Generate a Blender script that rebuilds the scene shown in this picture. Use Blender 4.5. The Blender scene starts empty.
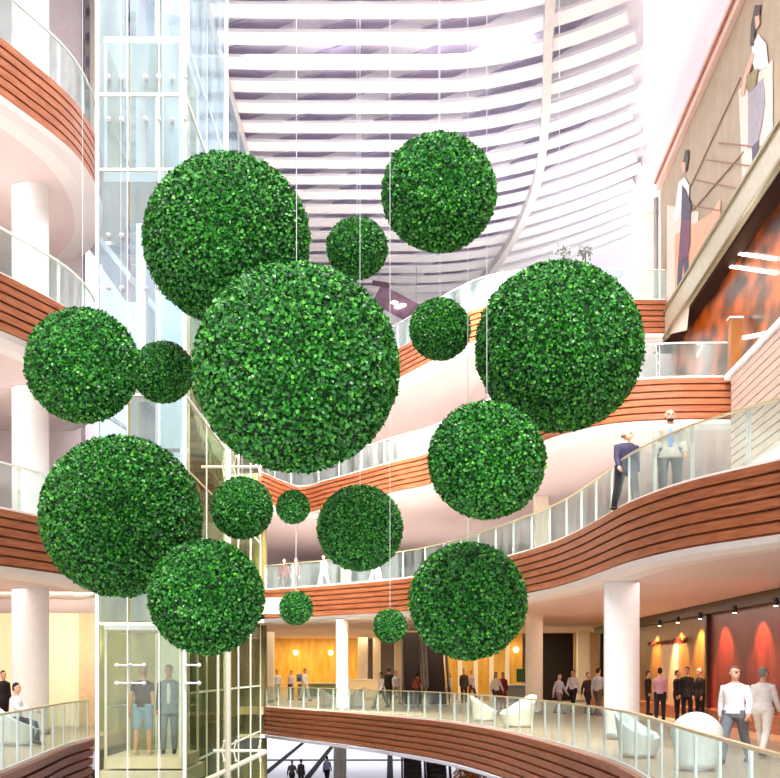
import bpy, bmesh, math, random
from mathutils import Vector, Matrix
random.seed(11)
C = bpy.context.scene.collection
PI = math.pi
K = 2.0                                        # the plan below is laid out at half depth and stretched by K
F, CX, CY, ZC = 700.0, 390.0, 672.0, 1.63      # focal length in pixels, horizon, eye height
DONE = set()

def at(x, y, Y):
    """world point seen at photo pixel x,y at depth Y"""
    return Vector(((x-CX)*Y/F, Y, ZC+(CY-y)*Y/F))

# ------------------------------------------------------------------ materials
MATS = {}
def srgb(h):
    h = h.lstrip('#'); r = []
    for i in (0, 2, 4):
        c = int(h[i:i+2], 16)/255
        r.append(c/12.92 if c <= 0.04045 else ((c+0.055)/1.055)**2.4)
    return (*r, 1)
def base_mat(name):
    m = bpy.data.materials.new(name); m.use_nodes = True
    nt = m.node_tree; nt.nodes.clear()
    out = nt.nodes.new('ShaderNodeOutputMaterial')
    return m, nt, out
def pm(name, col, rough=0.6, metal=0.0, var=0.06, scale=6.0, bump=0.0, spec=0.4):
    if name in MATS: return MATS[name]
    m, nt, out = base_mat(name)
    b = nt.nodes.new('ShaderNodeBsdfPrincipled')
    nt.links.new(b.outputs[0], out.inputs[0])
    c = srgb(col)
    tc = nt.nodes.new('ShaderNodeTexCoord')
    n = nt.nodes.new('ShaderNodeTexNoise'); n.inputs['Scale'].default_value = scale
    n.inputs['Detail'].default_value = 2
    nt.links.new(tc.outputs['Object'], n.inputs['Vector'])
    r = nt.nodes.new('ShaderNodeValToRGB')
    r.color_ramp.elements[0].position = .3; r.color_ramp.elements[1].position = .7
    r.color_ramp.elements[0].color = tuple(max(0, v*(1-var)) for v in c[:3])+(1,)
    r.color_ramp.elements[1].color = tuple(min(1, v*(1+var)) for v in c[:3])+(1,)
    nt.links.new(n.outputs['Fac'], r.inputs[0]); nt.links.new(r.outputs[0], b.inputs['Base Color'])
    b.inputs['Roughness'].default_value = rough; b.inputs['Metallic'].default_value = metal
    b.inputs['Specular IOR Level'].default_value = spec
    if bump:
        bp = nt.nodes.new('ShaderNodeBump'); bp.inputs['Strength'].default_value = bump
        nt.links.new(n.outputs['Fac'], bp.inputs['Height']); nt.links.new(bp.outputs[0], b.inputs['Normal'])
    MATS[name] = m; return m
def wood(name, a, c2, rough=0.45, sc=(0.5, 0.5, 14)):
    m, nt, out = base_mat(name)
    b = nt.nodes.new('ShaderNodeBsdfPrincipled'); nt.links.new(b.outputs[0], out.inputs[0])
    tc = nt.nodes.new('ShaderNodeTexCoord'); mp = nt.nodes.new('ShaderNodeMapping')
    mp.inputs['Scale'].default_value = sc
    nt.links.new(tc.outputs['Object'], mp.inputs[0])
    n = nt.nodes.new('ShaderNodeTexNoise'); n.inputs['Scale'].default_value = 2.2; n.inputs['Detail'].default_value = 5
    nt.links.new(mp.outputs[0], n.inputs['Vector'])
    r = nt.nodes.new('ShaderNodeValToRGB'); r.color_ramp.elements[0].position = .32; r.color_ramp.elements[1].position = .68
    r.color_ramp.elements[0].color = srgb(a); r.color_ramp.elements[1].color = srgb(c2)
    nt.links.new(n.outputs['Fac'], r.inputs[0]); nt.links.new(r.outputs[0], b.inputs['Base Color'])
    b.inputs['Roughness'].default_value = rough
    MATS[name] = m; return m
def glass(name, tint, milk, milkcol, gloss=0.08, milk_var=0.0):
    m, nt, out = base_mat(name)
    t = nt.nodes.new('ShaderNodeBsdfTransparent'); t.inputs[0].default_value = srgb(tint)
    d = nt.nodes.new('ShaderNodeBsdfDiffuse'); d.inputs[0].default_value = srgb(milkcol)
    g = nt.nodes.new('ShaderNodeBsdfGlossy'); g.inputs['Roughness'].default_value = .05
    m1 = nt.nodes.new('ShaderNodeMixShader'); m1.inputs[0].default_value = milk
    if milk_var:  # uneven milkiness, varied by noise
        tc = nt.nodes.new('ShaderNodeTexCoord'); mp = nt.nodes.new('ShaderNodeMapping')
        mp.inputs['Scale'].default_value = (1.2, 1.2, .25)
        n = nt.nodes.new('ShaderNodeTexNoise'); n.inputs['Scale'].default_value = 1.3
        mr = nt.nodes.new('ShaderNodeMapRange'); mr.inputs[3].default_value = max(0, milk-milk_var); mr.inputs[4].default_value = milk+milk_var
        mr.inputs[1].default_value = .35; mr.inputs[2].default_value = .65
        nt.links.new(tc.outputs['Object'], mp.inputs[0]); nt.links.new(mp.outputs[0], n.inputs['Vector'])
        nt.links.new(n.outputs['Fac'], mr.inputs[0]); nt.links.new(mr.outputs[0], m1.inputs[0])
    m2 = nt.nodes.new('ShaderNodeMixShader'); m2.inputs[0].default_value = gloss
    nt.links.new(t.outputs[0], m1.inputs[1]); nt.links.new(d.outputs[0], m1.inputs[2])
    nt.links.new(m1.outputs[0], m2.inputs[1]); nt.links.new(g.outputs[0], m2.inputs[2])
    nt.links.new(m2.outputs[0], out.inputs[0])
    MATS[name] = m; return m
def emit(name, col, st):
    m, nt, out = base_mat(name)
    e = nt.nodes.new('ShaderNodeEmission'); e.inputs[0].default_value = srgb(col); e.inputs[1].default_value = st
    nt.links.new(e.outputs[0], out.inputs[0]); MATS[name] = m; return m
def leaf_mat():
    m, nt, out = base_mat('boxwood_leaf')
    b = nt.nodes.new('ShaderNodeBsdfPrincipled'); nt.links.new(b.outputs[0], out.inputs[0])
    a = nt.nodes.new('ShaderNodeAttribute'); a.attribute_name = 'rnd'
    r = nt.nodes.new('ShaderNodeValToRGB'); e = r.color_ramp.elements
    e[0].position = 0; e[0].color = srgb('083010'); e[1].position = 1; e[1].color = srgb('74c443')
    for p, c in ((.3, '1b6a1b'), (.6, '2f8c25'), (.85, '4cab33')):
        x = e.new(p); x.color = srgb(c)
    nt.links.new(a.outputs['Fac'], r.inputs[0]); nt.links.new(r.outputs[0], b.inputs['Base Color'])
    b.inputs['Roughness'].default_value = .33; b.inputs['Specular IOR Level'].default_value = .55
    MATS['leaf'] = m; return m

WHITE = pm('white_paint', 'f4f1f2', .5, var=.02)
CREAM = pm('cream_column_paint', 'f6ead8', .5, var=.03)
PINKW = pm('pale_pink_plaster', 'f2e6ea', .7, var=.03)
SOFF = pm('soffit_plaster', 'eddcde', .7, var=.02)
RIB = pm('roof_rib_paint', 'f7f4f6', .5, var=.01)
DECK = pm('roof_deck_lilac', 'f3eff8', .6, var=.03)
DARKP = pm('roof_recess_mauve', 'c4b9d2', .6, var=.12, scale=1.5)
SPINE = pm('spine_beam_grey', 'cfc9c8', .5)
TILEF = pm('beige_stone_floor', 'e4dace', .3, var=.08, scale=.8)
TILEL = pm('tan_stone_floor', 'b59c7c', .4, var=.10, scale=.8)
GROUNDF = pm('pale_grey_floor', 'bfbfcc', .4, var=.05, scale=.5)
BLACKL = pm('black_floor_inlay', '141418', .9, spec=.05)
OLIVE = wood('olive_panel', '6a6828', 'a8a458', .5, (1.4, 1.4, .35))
OLIVED = wood('dark_olive_brown_panel', '4e4418', '8c8040', .5, (2, 2, .2))
CREAMP = pm('cream_wall_panel', 'f8e9c4', .5, var=.05, scale=.7)
TAN = pm('tan_wall_panel', 'd9b78e', .5, var=.08)
YELLOW = wood('golden_wood_panel', 'd9a030', 'f2c75e', .35, (1.5, 1, .4))
WOODF = wood('cherry_board', '8c4828', 'b46c46', .42, (.7, .7, 10))
WOODD = wood('dark_shaded_cherry_board', '6a2a1c', '8a3c28', .42, (.7, .7, 10))
BROWNW = wood('brown_shop_panel', '6d4218', '93601f', .35, (2.5, 2.5, .3))
REDW = wood('dark_red_shop_panel', '5a1710', '8f2b17', .35, (3, 3, .3))
ORANGE = wood('orange_glow_reflections', '200803', 'e06a14', .3, (.9, .22, .5))  # streaks paint the warm glow and reflections of a glazed shop front
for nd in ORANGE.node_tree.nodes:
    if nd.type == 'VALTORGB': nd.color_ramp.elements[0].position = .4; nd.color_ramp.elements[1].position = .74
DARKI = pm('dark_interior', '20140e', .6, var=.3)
BLACK = pm('black_metal', '17161a', .4)
STEEL = pm('brushed_steel', 'c9ccce', .3, .8, var=.03)
PALEM = pm('pale_metal', 'f2f0ea', .35, 0, var=.02)
GOLDR = pm('pale_gold_rail', 'd8c69a', .3, .4, var=.04)
CREAMM = pm('cream_metal', 'efe6cc', .4, .1, var=.03)
TREAD = pm('escalator_tread', '5b4c48', .5, .3, var=.15, scale=20)
GL = glass('balustrade_glass', 'eef7f5', .08, 'f2faf8', .06, .06)
GLT = glass('shaft_glass', 'e2eef4', .11, 'dcecf2', .07, .08)
GLC = glass('clear_lift_glass', 'f6f8ec', .03, 'f0f6f2', .05, .03)
GLM = glass('milky_shaft_glass', 'edf4f5', .62, 'eef6f8', .05, .12)
GLO = glass('curtain_wall_glass', 'e2e8d4', .03, 'd8dcc8', .045, .02)
SEATW = pm('white_chair_shell', 'f4f4ee', .35, var=.02)
LAMP = emit('lamp_white', 'fff6e4', 6)
LAMPW = emit('lamp_warm', 'ffdf9c', 9)
COVE = emit('cove_strip', 'fffaf2', 2.0)
LEAF = leaf_mat()
CORE = pm('boxwood_core', '0c3a10', .9, var=.2, scale=20)
WIRE = pm('white_wire', 'f2f2f4', .4)

# ------------------------------------------------------------------ mesh helpers
def bx(bm, cx, cy, cz, sx, sy, sz, rz=0.0, rx=0.0, ry=0.0):
    M = Matrix.Translation((cx, cy, cz)) @ Matrix.Rotation(rz, 4, 'Z') @ Matrix.Rotation(ry, 4, 'Y') @ Matrix.Rotation(rx, 4, 'X') @ Matrix.Diagonal((sx, sy, sz, 1))
    bmesh.ops.create_cube(bm, size=1, matrix=M)
def tube(bm, pts, rad, seg=8, caps=True, ell=None):
    """closed loft along pts; rad number or list; ell list of (rx, ry) with fixed horizontal frame"""
    pts = [Vector(p) for p in pts]; rings = []
    n = len(pts)
    for i, p in enumerate(pts):
        t = (pts[min(i+1, n-1)]-pts[max(i-1, 0)])
        t = t.normalized() if t.length > 1e-9 else Vector((0, 0, 1))
        if ell: u, v = Vector((1, 0, 0)), Vector((0, 1, 0)); ru, rv = ell[i]
        else:
            up = Vector((0, 1, 0)) if abs(t.y) < .9 else Vector((1, 0, 0))
            u = t.cross(up).normalized(); v = t.cross(u).normalized()
            ru = rv = rad[i] if isinstance(rad, (list, tuple)) else rad
        rings.append([bm.verts.new(p+u*ru*math.cos(2*PI*k/seg)+v*rv*math.sin(2*PI*k/seg)) for k in range(seg)])
    for a, b in zip(rings, rings[1:]):
        for k in range(seg):
            bm.faces.new((a[k], a[(k+1) % seg], b[(k+1) % seg], b[k]))
    if caps:
        bm.faces.new(rings[0]); bm.faces.new(rings[-1])
def cyl(bm, x, y, z0, z1, r, seg=24, r2=None):
    tube(bm, [(x, y, z0), (x, y, z1)], [r, r if r2 is None else r2], seg)
def ball(bm, c, r, sub=2, sc=(1, 1, 1)):
    bmesh.ops.create_icosphere(bm, subdivisions=sub, radius=r, matrix=Matrix.Translation(c) @ Matrix.Diagonal((*sc, 1)))
def mesh(name, bm, smooth=False, fix=True):
    if fix: bmesh.ops.recalc_face_normals(bm, faces=bm.faces)
    me = bpy.data.meshes.new(name); bm.to_mesh(me); bm.free()
    if smooth:
        for p in me.polygons: p.use_smooth = True
    return me
def obj(name, bm, m, parent=None, smooth=False, bevel=0):
    me = mesh(name, bm, smooth) if isinstance(bm, bmesh.types.BMesh) else bm
    if m and not me.materials: me.materials.append(m)
    o = bpy.data.objects.new(name, me); C.objects.link(o)
    if parent: o.parent = parent
    if bevel:
        b = o.modifiers.new('bevel', 'BEVEL'); b.width = bevel; b.segments = 2
    return o
def tag(o, label, cat, group=None):
    o['label'] = label; o['category'] = cat
    if group: o['group'] = group
    return o
def thing(name, label, cat, loc=(0, 0, 0), rz=0.0, group=None):
    o = bpy.data.objects.new(name, None); C.objects.link(o); o.location = loc; o.rotation_euler = (0, 0, rz)
    o.empty_display_size = .2
    return tag(o, label, cat, group)
def struct(name, bm, m, **k):
    o = obj(name, bm, m, **k); o['kind'] = 'structure'; return o
def B(*a, **k):
    bm = bmesh.new(); bx(bm, *a, **k); return bm
def CY_(x, y, z0, z1, r, seg=24):
    bm = bmesh.new(); cyl(bm, x, y, z0, z1, r, seg); return bm
def smooth_path(P, step=.35):
    P = [Vector((p[0], p[1])) for p in P]; out = []
    Q = [P[0]*2-P[1]]+P+[P[-1]*2-P[-2]]
    for i in range(1, len(Q)-2):
        a, b, c, d = Q[i-1:i+3]; n = max(1, int((c-b).length/step))
        for k in range(n):
            t = k/n
            out.append(.5*((2*b)+(c-a)*t+(2*a-5*b+4*c-d)*t*t+(3*b-a-3*c+d)*t**3))
    out.append(P[-1]); return out
def normals(P, side):
    N = []
    for i in range(len(P)):
        t = (P[min(i+1, len(P)-1)]-P[max(i-1, 0)]).normalized()
        N.append(Vector((t.y, -t.x))*side)
    return N
def sweep(bm, P, z, prof, side):
    N = normals(P, side); rings = []
    for p, n in zip(P, N):
        rings.append([bm.verts.new((p.x+n.x*o, p.y+n.y*o, z+h)) for o, h in prof])
    m = len(prof)
    for a, b in zip(rings, rings[1:]):
        for k in range(m): bm.faces.new((a[k], a[(k+1) % m], b[(k+1) % m], b[k]))
    bm.faces.new(rings[0]); bm.faces.new(rings[-1])
def slab(P, z0, z1):
    bm = bmesh.new()
    vs = [bm.verts.new((p[0], p[1], z0)) for p in P]
    f = bm.faces.new(vs)
    r = bmesh.ops.extrude_face_region(bm, geom=[f])
    bmesh.ops.translate(bm, verts=[v for v in r['geom'] if isinstance(v, bmesh.types.BMVert)], vec=(0, 0, z1-z0))
    bmesh.ops.triangulate(bm, faces=bm.faces[:]); return bm
def along(P, d):
    """point and tangent at arc length d"""
    for a, b in zip(P, P[1:]):
        L = (b-a).length
        if d <= L: return a+(b-a)*(d/L), (b-a).normalized()
        d -= L
    return P[-1].copy(), (P[-1]-P[-2]).normalized()
def plen(P): return sum((b-a).length for a, b in zip(P, P[1:]))

# fascia of horizontal boards with real grooves
BOARDS = []
nb = 6; H = 1.28/nb
for i in range(nb):
    t = -i*H; off = -.012*i
    BOARDS += [(off, t), (off-.015, t-H+.055), (off-.11, t-H+.05), (off-.11, t-H+.003)]
BOARDS += [(-.12, -1.28), (-.3, -1.28), (-.3, 0)]
trims = [0]
def balcony(P, z, side, wood_m=WOODF):
    bm = bmesh.new(); sweep(bm, P, z, BOARDS, side); trims[0] += 1
    struct('trim_%d' % trims[0], bm, wood_m)
    bm = bmesh.new(); sweep(bm, P, z, [(-.02, -1.28), (-.10, -1.40), (-.35, -1.47), (-.8, -1.47), (-.8, -1.28)], side); trims[0] += 1
    struct('trim_%d' % trims[0], bm, WHITE)
def balustrade(P, z, side, label, h=1.08, step=1.35, d0=.05, post=.018, pm_=PALEM, rail_m=GOLDR, group=None, fit=False):
    L = plen(P); inset = .12
    N = normals(P, side); Q = [p-n*inset for p, n in zip(P, N)]
    mid = Q[len(Q)//2]
    t = thing('glass_balustrade', label, 'balustrade', (mid.x, mid.y, z), 0, group)
    inv = Vector((-mid.x, -mid.y))
    Q = [q+inv for q in Q]
    bm = bmesh.new(); sweep(bm, Q, 0, [(.03, h-.035), (.03, h), (-.03, h), (-.03, h-.035)], side); obj('handrail', bm, rail_m, t)
    bm = bmesh.new(); sweep(bm, Q, 0, [(.025, .0), (.025, .07), (-.025, .07), (-.025, .0)], side); obj('base_channel', bm, pm_, t)
    n = max(1, round(plen(Q)/step)); LL = plen(Q); pn = 0
    pts = [along(Q, LL*i/n) for i in range(n+1)]
    for i, (p, tg) in enumerate(pts):
        bm = bmesh.new(); nn = Vector((tg.y, -tg.x))*side; a = math.atan2(tg.y, tg.x)
        for s in (-.045, .045):
            q = p-nn*.04+tg*s
            bx(bm, q.x, q.y, h/2, post, .03, h-.06, a)
        for hh in (.2, .5, .8): bx(bm, p.x-nn.x*.04, p.y-nn.y*.04, hh, .09, .02, .02, a)
        obj('post', bm, pm_, t)
        if i < n:
            p2 = pts[i+1][0]; bm = bmesh.new(); k = 4
            for j in range(k):
                g0 = .012 if j == 0 else 0; g1 = .012 if j == k-1 else 0
                a0, _ = along(Q, LL*(i+j/k)/n+g0); a1, _ = along(Q, LL*(i+(j+1)/k)/n-g1)
                v = [bm.verts.new((a0.x, a0.y, .07)), bm.verts.new((a1.x, a1.y, .07)), bm.verts.new((a1.x, a1.y, h-.04)), bm.verts.new((a0.x, a0.y, h-.04))]
                bm.faces.new(v)
            bmesh.ops.remove_doubles(bm, verts=bm.verts, dist=.001)
            me = mesh('glass_panel', bm); o = obj('glass_panel', me, GL, t)
            sd = o.modifiers.new('thickness', 'SOLIDIFY'); sd.thickness = .012; sd.offset = 0
    return t

# ------------------------------------------------------------------ slabs and balconies
L1m = smooth_path([(-5.9, 32.6), (-4.0, 30.4), (-1.67, 27.8), (.63, 24.6), (1.8, 22.6), (2.87, 19.7), (3.5, 16.5), (3.8, 14.1), (3.9, 12.5), (3.82, 11), (3.5, 9), (3.22, 7), (3.0, 5.4), (2.7, 3), (2.5, 0.5)])
L2m = smooth_path([(-5.7, 31.4), (-2.24, 29.5), (.78, 27.3), (2.6, 24.6), (4.0, 21.6), (4.64, 19.7), (4.95, 17.7), (5.12, 15.6), (5.4, 14.3), (5.75, 13.5), (6.15, 12.95), (6.7, 12.2), (7.3, 11), (7.7, 9), (7.8, 6)])
L3m = smooth_path([(-5.7, 31.5), (-5.0, 33), (-4.5, 34), (-3.6, 33.3), (-2.0, 31.9), (0, 30), (1.64, 28.6), (3.4, 26), (5.06, 23.3), (6.0, 22.2), (6.8, 21.7), (8.5, 21.35), (10.45, 21.3)])
L4m = smooth_path([(-5.7, 37), (-2, 33.5), (.44, 30.8), (1.67, 29.3), (3.2, 27.6), (4.8, 26.9), (6.5, 26.75), (8.5, 26.8), (10.6, 26.85)])
L1l = smooth_path([(-5.2, 6), (-5.7, 8.8), (-6.05, 10.9), (-6.3, 12.1), (-6.5, 13.1), (-6.8, 14.4), (-7.03, 15.8), (-7.1, 16.8)])
LUl = smooth_path([(-11.4, 10.6), (-10.5, 12.6), (-9.6, 14.4), (-8.8, 15.75), (-8.33, 16.4), (-7.96, 17.2), (-7.82, 18.0), (-7.85, 18.9), (-8.25, 20.2), (-9.0, 21.3), (-9.7, 21.9)])
def xy(P): return [(p.x, p.y) for p in P]
def KP(P): return [Vector((p[0], p[1]*K)) for p in P]
L1m, L2m, L3m, L4m, L1l, LUl = [smooth_path(KP(P)[::4] if (len(P)-1) % 4 == 0 else KP(P)[::4]+[KP(P)[-1]]) for P in (L1m, L2m, L3m, L4m, L1l, LUl)]
LEVELS = [(0, L1m, [(13.8, .5), (13.8, 49.8), (-13.8, 49.8), (-13.8, 32.8)]),
          (5.3, L2m, [(13.8, 6), (13.8, 49.8), (-13.8, 49.8), (-13.8, 32)]),
          (10.6, L3m, [(13.8, 21.3), (13.8, 49.8), (-13.8, 49.8), (-13.8, 32)]),
          (15.9, L4m, [(13.8, 26.85), (13.8, 49.8), (-13.8, 49.8), (-13.8, 37)])]
before = set(C.objects)
for z, P, back in LEVELS:
    back = KP(back)
    # outward = towards the atrium; paths run from far left to near right, atrium is on the right-hand side
    Pi = [p-n*.28 for p, n in zip(P, normals(P, 1))]
    struct('floor', slab(xy(Pi)+back, z-.35, z-.01), TILEL if z == 0 else TILEF)
    struct('ceiling', slab(xy(Pi)+back, z-1.45, z-1.30), SOFF)
    balcony(P, z, 1)
for z, P, back in [(0, L1l, [(-19.8, 16.8), (-19.8, 6)])]+[(z, LUl, [(-19.8, 21.9), (-19.8, 10.6)]) for z in (5.3, 10.6, 15.9)]:
    Pi = [p-n*.28 for p, n in zip(P, normals(P, 1))]
    if z == 0: back = [(-7.35, 21), (-19.8, 21), (-19.8, 6)]
    back = KP(back)
    struct('floor', slab(xy(Pi)+back, z-.35, z-.01), TILEL if z == 0 else TILEF)
    struct('ceiling', slab(xy(Pi)+back, z-1.45, z-1.30), SOFF)
    balcony(P, z, 1, WOODD if z == 0 else WOODF)  # low left boards carry their shade as a darker wood colour

DONE |= set(C.objects)-before

# ground floor far below
struct('floor', B(0, 50, -5.45, 60, 84, .3), GROUNDF)
bm = bmesh.new()
for x in (-8.5, -5.4, 0, 5.4): bx(bm, x, 52, -5.29, .42, 70, .02)
for y in (36, 55, 74): bx(bm, 0, y, -5.289, 58, .8, .02)
struct('trim_30', bm, BLACKL)
struct('wall_ground_back', B(0, 88, 0, 60, .3, 12), PINKW)

# ------------------------------------------------------------------ walls
struct('wall_back', B(0, 50, 11.3, 28.4, .3, 25.4), WHITE)
struct('wall_left', B(-20, 20, 9, .3, 56, 30), PINKW)
struct('wall_left_return', B(-15.0, 22.6, 13.95, 10.2, .3, 20), PINKW)
struct('wall_roof_end', B(0, 41.5, 20.2, 27, .3, 8.4), WHITE)
struct('wall_right', B(14, 24, 4.2, .3, 52, 19.6), PINKW)
# upper right pale wall above the poster band
def wx(Y): return 8.55+.079*Y
def along_wall(bm, Y0, Y1, z0, z1, out0=0.0, out1=.3):
    v = []
    for z in (z0, z1):
        for (Y, o) in ((Y0, out0), (Y1, out0), (Y1, out1), (Y0, out1)):
            v.append(bm.verts.new((wx(Y)+o, Y, z)))
    for f in ((3, 2, 1, 0), (4, 5, 6, 7), (0, 1, 5, 4), (1, 2, 6, 5), (2, 3, 7, 6), (3, 0, 4, 7)): bm.faces.new([v[i] for i in f])
bm = bmesh.new(); along_wall(bm, 9, 32.2, 21.2, 32, 0, .4); struct('wall_upper_right', bm, PINKW)
bm = bmesh.new(); along_wall(bm, 9, 27.8, 20.75, 21.2, -.18, .3)
along_wall(bm, 9, 27.8, 21.2, 21.32, -.22, 0); struct('trim_31', bm, pm('pinkish_trim', 'e2c0b4', .4))
bm = bmesh.new(); along_wall(bm, 9, 27.8, 21.0, 21.08, -.26, -.18); struct('trim_32', bm, WOODF)
bm = bmesh.new(); along_wall(bm, 9, 27.9, 15.5, 20.75, 0.02, 4.2); struct('wall_poster', bm, pm('poster_backing', 'b3a084', .5))
bm = bmesh.new(); along_wall(bm, 9, 27.9, 14.45, 15.5, -.12, 4.2); struct('trim_33', bm, pm('greige_beam', 'b4ac98', .4, .0, var=.12))
bm = bmesh.new(); along_wall(bm, 9, 27.8, 15.42, 15.52, -.2, 0); along_wall(bm, 9, 27.8, 14.45, 14.53, -.2, -.1); struct('trim_34', bm, pm('olive_metal_edge', '8a8058', .3, .4))
# corner post at end of poster wall, with a white tube above
struct('trim_35', CY_(wx(28)-.1, 28.05, 14.4, 20.6, .10, 12), pm('mauve_grey_post', '9b9290', .4))
tag(obj('light_tube', CY_(wx(28)-.1, 28.05, 21.3, 30, .07, 12), emit('tube_white', 'ffffff', 1.3)), 'slim white vertical light tube running up the corner above the poster wall', 'light tube')

# ------------------------------------------------------------------ roof
struct('ceiling_roof_deck', slab([(-16, 5.5), (2.0, 5.5), (11.6, 32), (13.2, 32.2), (13.2, 42.5), (-16, 42.5)], 24.08, 24.23), DECK)
def ribY(Yi, X): return Yi-.042*max(0, X-1.5)**2-.012*max(0, -X-4)**2
bm = bmesh.new(); ri = 0
for i in range(-17, 18):
    Yi = 24.3+i*1.0; ri += 1
    if Yi < 6.3 or Yi > 41: continue
    xs = []; X = -14.0
    while True:
        xs.append(X); X += .5
        if X > .364*ribY(Yi, X) or X > 12.5: break
    P = [Vector((x, ribY(Yi, x))) for x in xs]
    sweep(bm, P, 23.6, [(-.24, 0), (.24, .02), (.24, .13), (-.24, .13)], 1)
struct('ceiling_roof_ribs', bm, RIB)
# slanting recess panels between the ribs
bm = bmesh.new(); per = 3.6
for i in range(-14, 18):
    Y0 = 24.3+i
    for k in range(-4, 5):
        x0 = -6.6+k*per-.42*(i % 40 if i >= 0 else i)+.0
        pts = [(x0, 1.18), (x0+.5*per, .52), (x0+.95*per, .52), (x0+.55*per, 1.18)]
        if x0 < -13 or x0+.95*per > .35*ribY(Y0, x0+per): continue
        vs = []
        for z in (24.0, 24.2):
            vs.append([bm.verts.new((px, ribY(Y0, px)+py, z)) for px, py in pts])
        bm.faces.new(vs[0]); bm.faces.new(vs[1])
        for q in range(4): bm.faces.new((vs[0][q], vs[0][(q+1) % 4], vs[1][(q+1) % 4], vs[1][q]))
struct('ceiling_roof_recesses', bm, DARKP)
P = smooth_path([(4.3, 14), (4.8, 19), (5.25, 23), (6.0, 26.9), (6.45, 30), (6.5, 32), (6.2, 35), (5.6, 37.6), (4.7, 40), (4.3, 41.2)])
bm = bmesh.new(); sweep(bm, P, 23.2, [(-.16, 0), (.16, 0), (.16, .42), (-.16, .42)], 1); struct('ceiling_spine_beam', bm, SPINE)
struct('ceiling_edge_beam', B(-6.05, 26, 23.4, .22, 31, .4), SPINE)

# ------------------------------------------------------------------ columns
def column(x, y, z0, z1, r, label, group=None, m=WHITE, cap=True):
    t = thing('column', label, 'column', (x, y, z0), 0, group)
    obj('shaft', CY_(0, 0, 0, z1-z0, r, 40), m, t, smooth=False)
    bm = bmesh.new(); cyl(bm, 0, 0, 0, .14, r+.03, 40); obj('base_ring', bm, STEEL, t)
    for p in t.children[0].data.polygons: p.use_smooth = abs(p.normal.z) < .5
    return t
for z0, z1, w in ((0, 3.85, 'on lowest left balcony, behind the seated person'), (5.3, 9.15, 'on second left level'), (10.6, 14.45, 'on third left level'), (15.9, 23.6, 'in the top left corner under the roof')):
    column(-9.5, 18.5, z0, z1, .48, 'thick round white column '+w)
column(5.66, 17.1, 0, 3.85, .43, 'thickest round white column right of centre on lowest balcony')
column(5.62, 27.3, 0, 3.85, .34, 'round cream column behind the pair of cream armchairs', m=CREAM)
column(-2.03, 29.6, 0, 3.85, .26, 'slim cream column rising between the two farthest white armchairs', m=CREAM)
column(-2.55, 35.7, -5.3, -1.46, .33, 'pale round column below the lowest wooden balcony', m=CREAM)
column(2.7-.75, 52, -5.3, -1.46, .3, 'small distant pale column down on ground floor', m=CREAM)
bk = 'cream square-cut columns at the back of the lounge floor'
for x, y, w in ((268, 38, .65), (363, 44, .62), (377, 44.5, .5), (398, 45, .45), (583, 38.5, .66)):
    p = at(x, 672, y)
    lab = {268: 'leftmost cream pillar beside the olive glass wall', 363: 'cream pillar just right of slim round column', 377: 'narrow cream pillar between its wider neighbour and the escalators', 398: 'narrow cream pillar touching the escalators on their left', 583: 'cream pillar between dark shop opening and tan wall'}[x]
    t = thing('pillar', lab, 'pillar', (p.x, y, 0), 0)
    obj('shaft', B(0, 0, 1.925, w, w, 3.85), CREAM, t, bevel=.03)
    obj('plinth', B(0, 0, .06, w+.06, w+.06, .12), STEEL, t)
for x, y, z0, z1, w, lab in ((346, 36, 5.3, 9.15, .55, 'cream pillar behind glass on second level below big ball'), (541, 30, 5.3, 9.15, .6, 'cream pillar on second level left of the two men'), (645, 30, 15.9, 21.2, .9, 'cream pillar on top level at the end of the poster wall')):
    p = at(x, 672, y); t = thing('pillar', lab, 'pillar', (p.x, y, z0))
    obj('shaft', B(0, 0, (z1-z0)/2, w, w, z1-z0), CREAM, t, bevel=.03); obj('plinth', B(0, 0, .06, w+.06, w+.06, .12), STEEL, t)
t = thing('rounded_pier', 'beige rounded pier beside the left glass lift shaft', 'pier', (-8.9, 22.0, 10.6+5.3))
obj('shaft', CY_(0, 0, -.9, 7.7, .52, 32), pm('beige_pier', 'd9cdb8', .6), t, smooth=True); obj('end_cap', CY_(0, 0, -1.0, -.9, .56, 32), STEEL, t)

# ------------------------------------------------------------------ left rear volumes and shops
struct('wall_cream_panel', B(-10.5, 21.2, 1.7, 3.4, .3, 3.4), CREAMP)
struct('wall_cream_header', B(-9.0, 21.5, 3.65, 12, .3, .5), SOFF)
bm = bmesh.new(); bx(bm, -9.05, 20.98, 1.7, .5, .1, 3.4); bx(bm, -10.95, 20.98, 1.7, .4, .1, 3.4); struct('trim_36', bm, TAN)
struct('wall_brown_shop', B(-15.5, 20.9, 1.9, 6.6, .3, 3.8), wood('copper_shop_panel', '8a4a18', 'd88a3a', .4, (1, 1, 1)))
struct('wall_olive_lower', B(-7.2, 19.6, -.6, 1.85, .3, 9.0), OLIVE)
struct('wall_olive_side', B(-7.3, 26.6, 2.5, .3, 13.4, 16), OLIVED)
struct('wall_olive_end', B(-6.6, 33.2, 2.5, 1.5, .3, 16), OLIVED)
struct('wall_pale_side', B(-7.6, 27.4, 17, .3, 12.1, 12.6), PINKW)
# glazed openings and bands inside the olive side wall
bm = bmesh.new()
for z in (-.6, 4.6, 9.6): bx(bm, -7.05, 26.5, z, .25, 13, .5)
struct('trim_37', bm, pm('olive_band', '6f6a44', .5))
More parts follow.
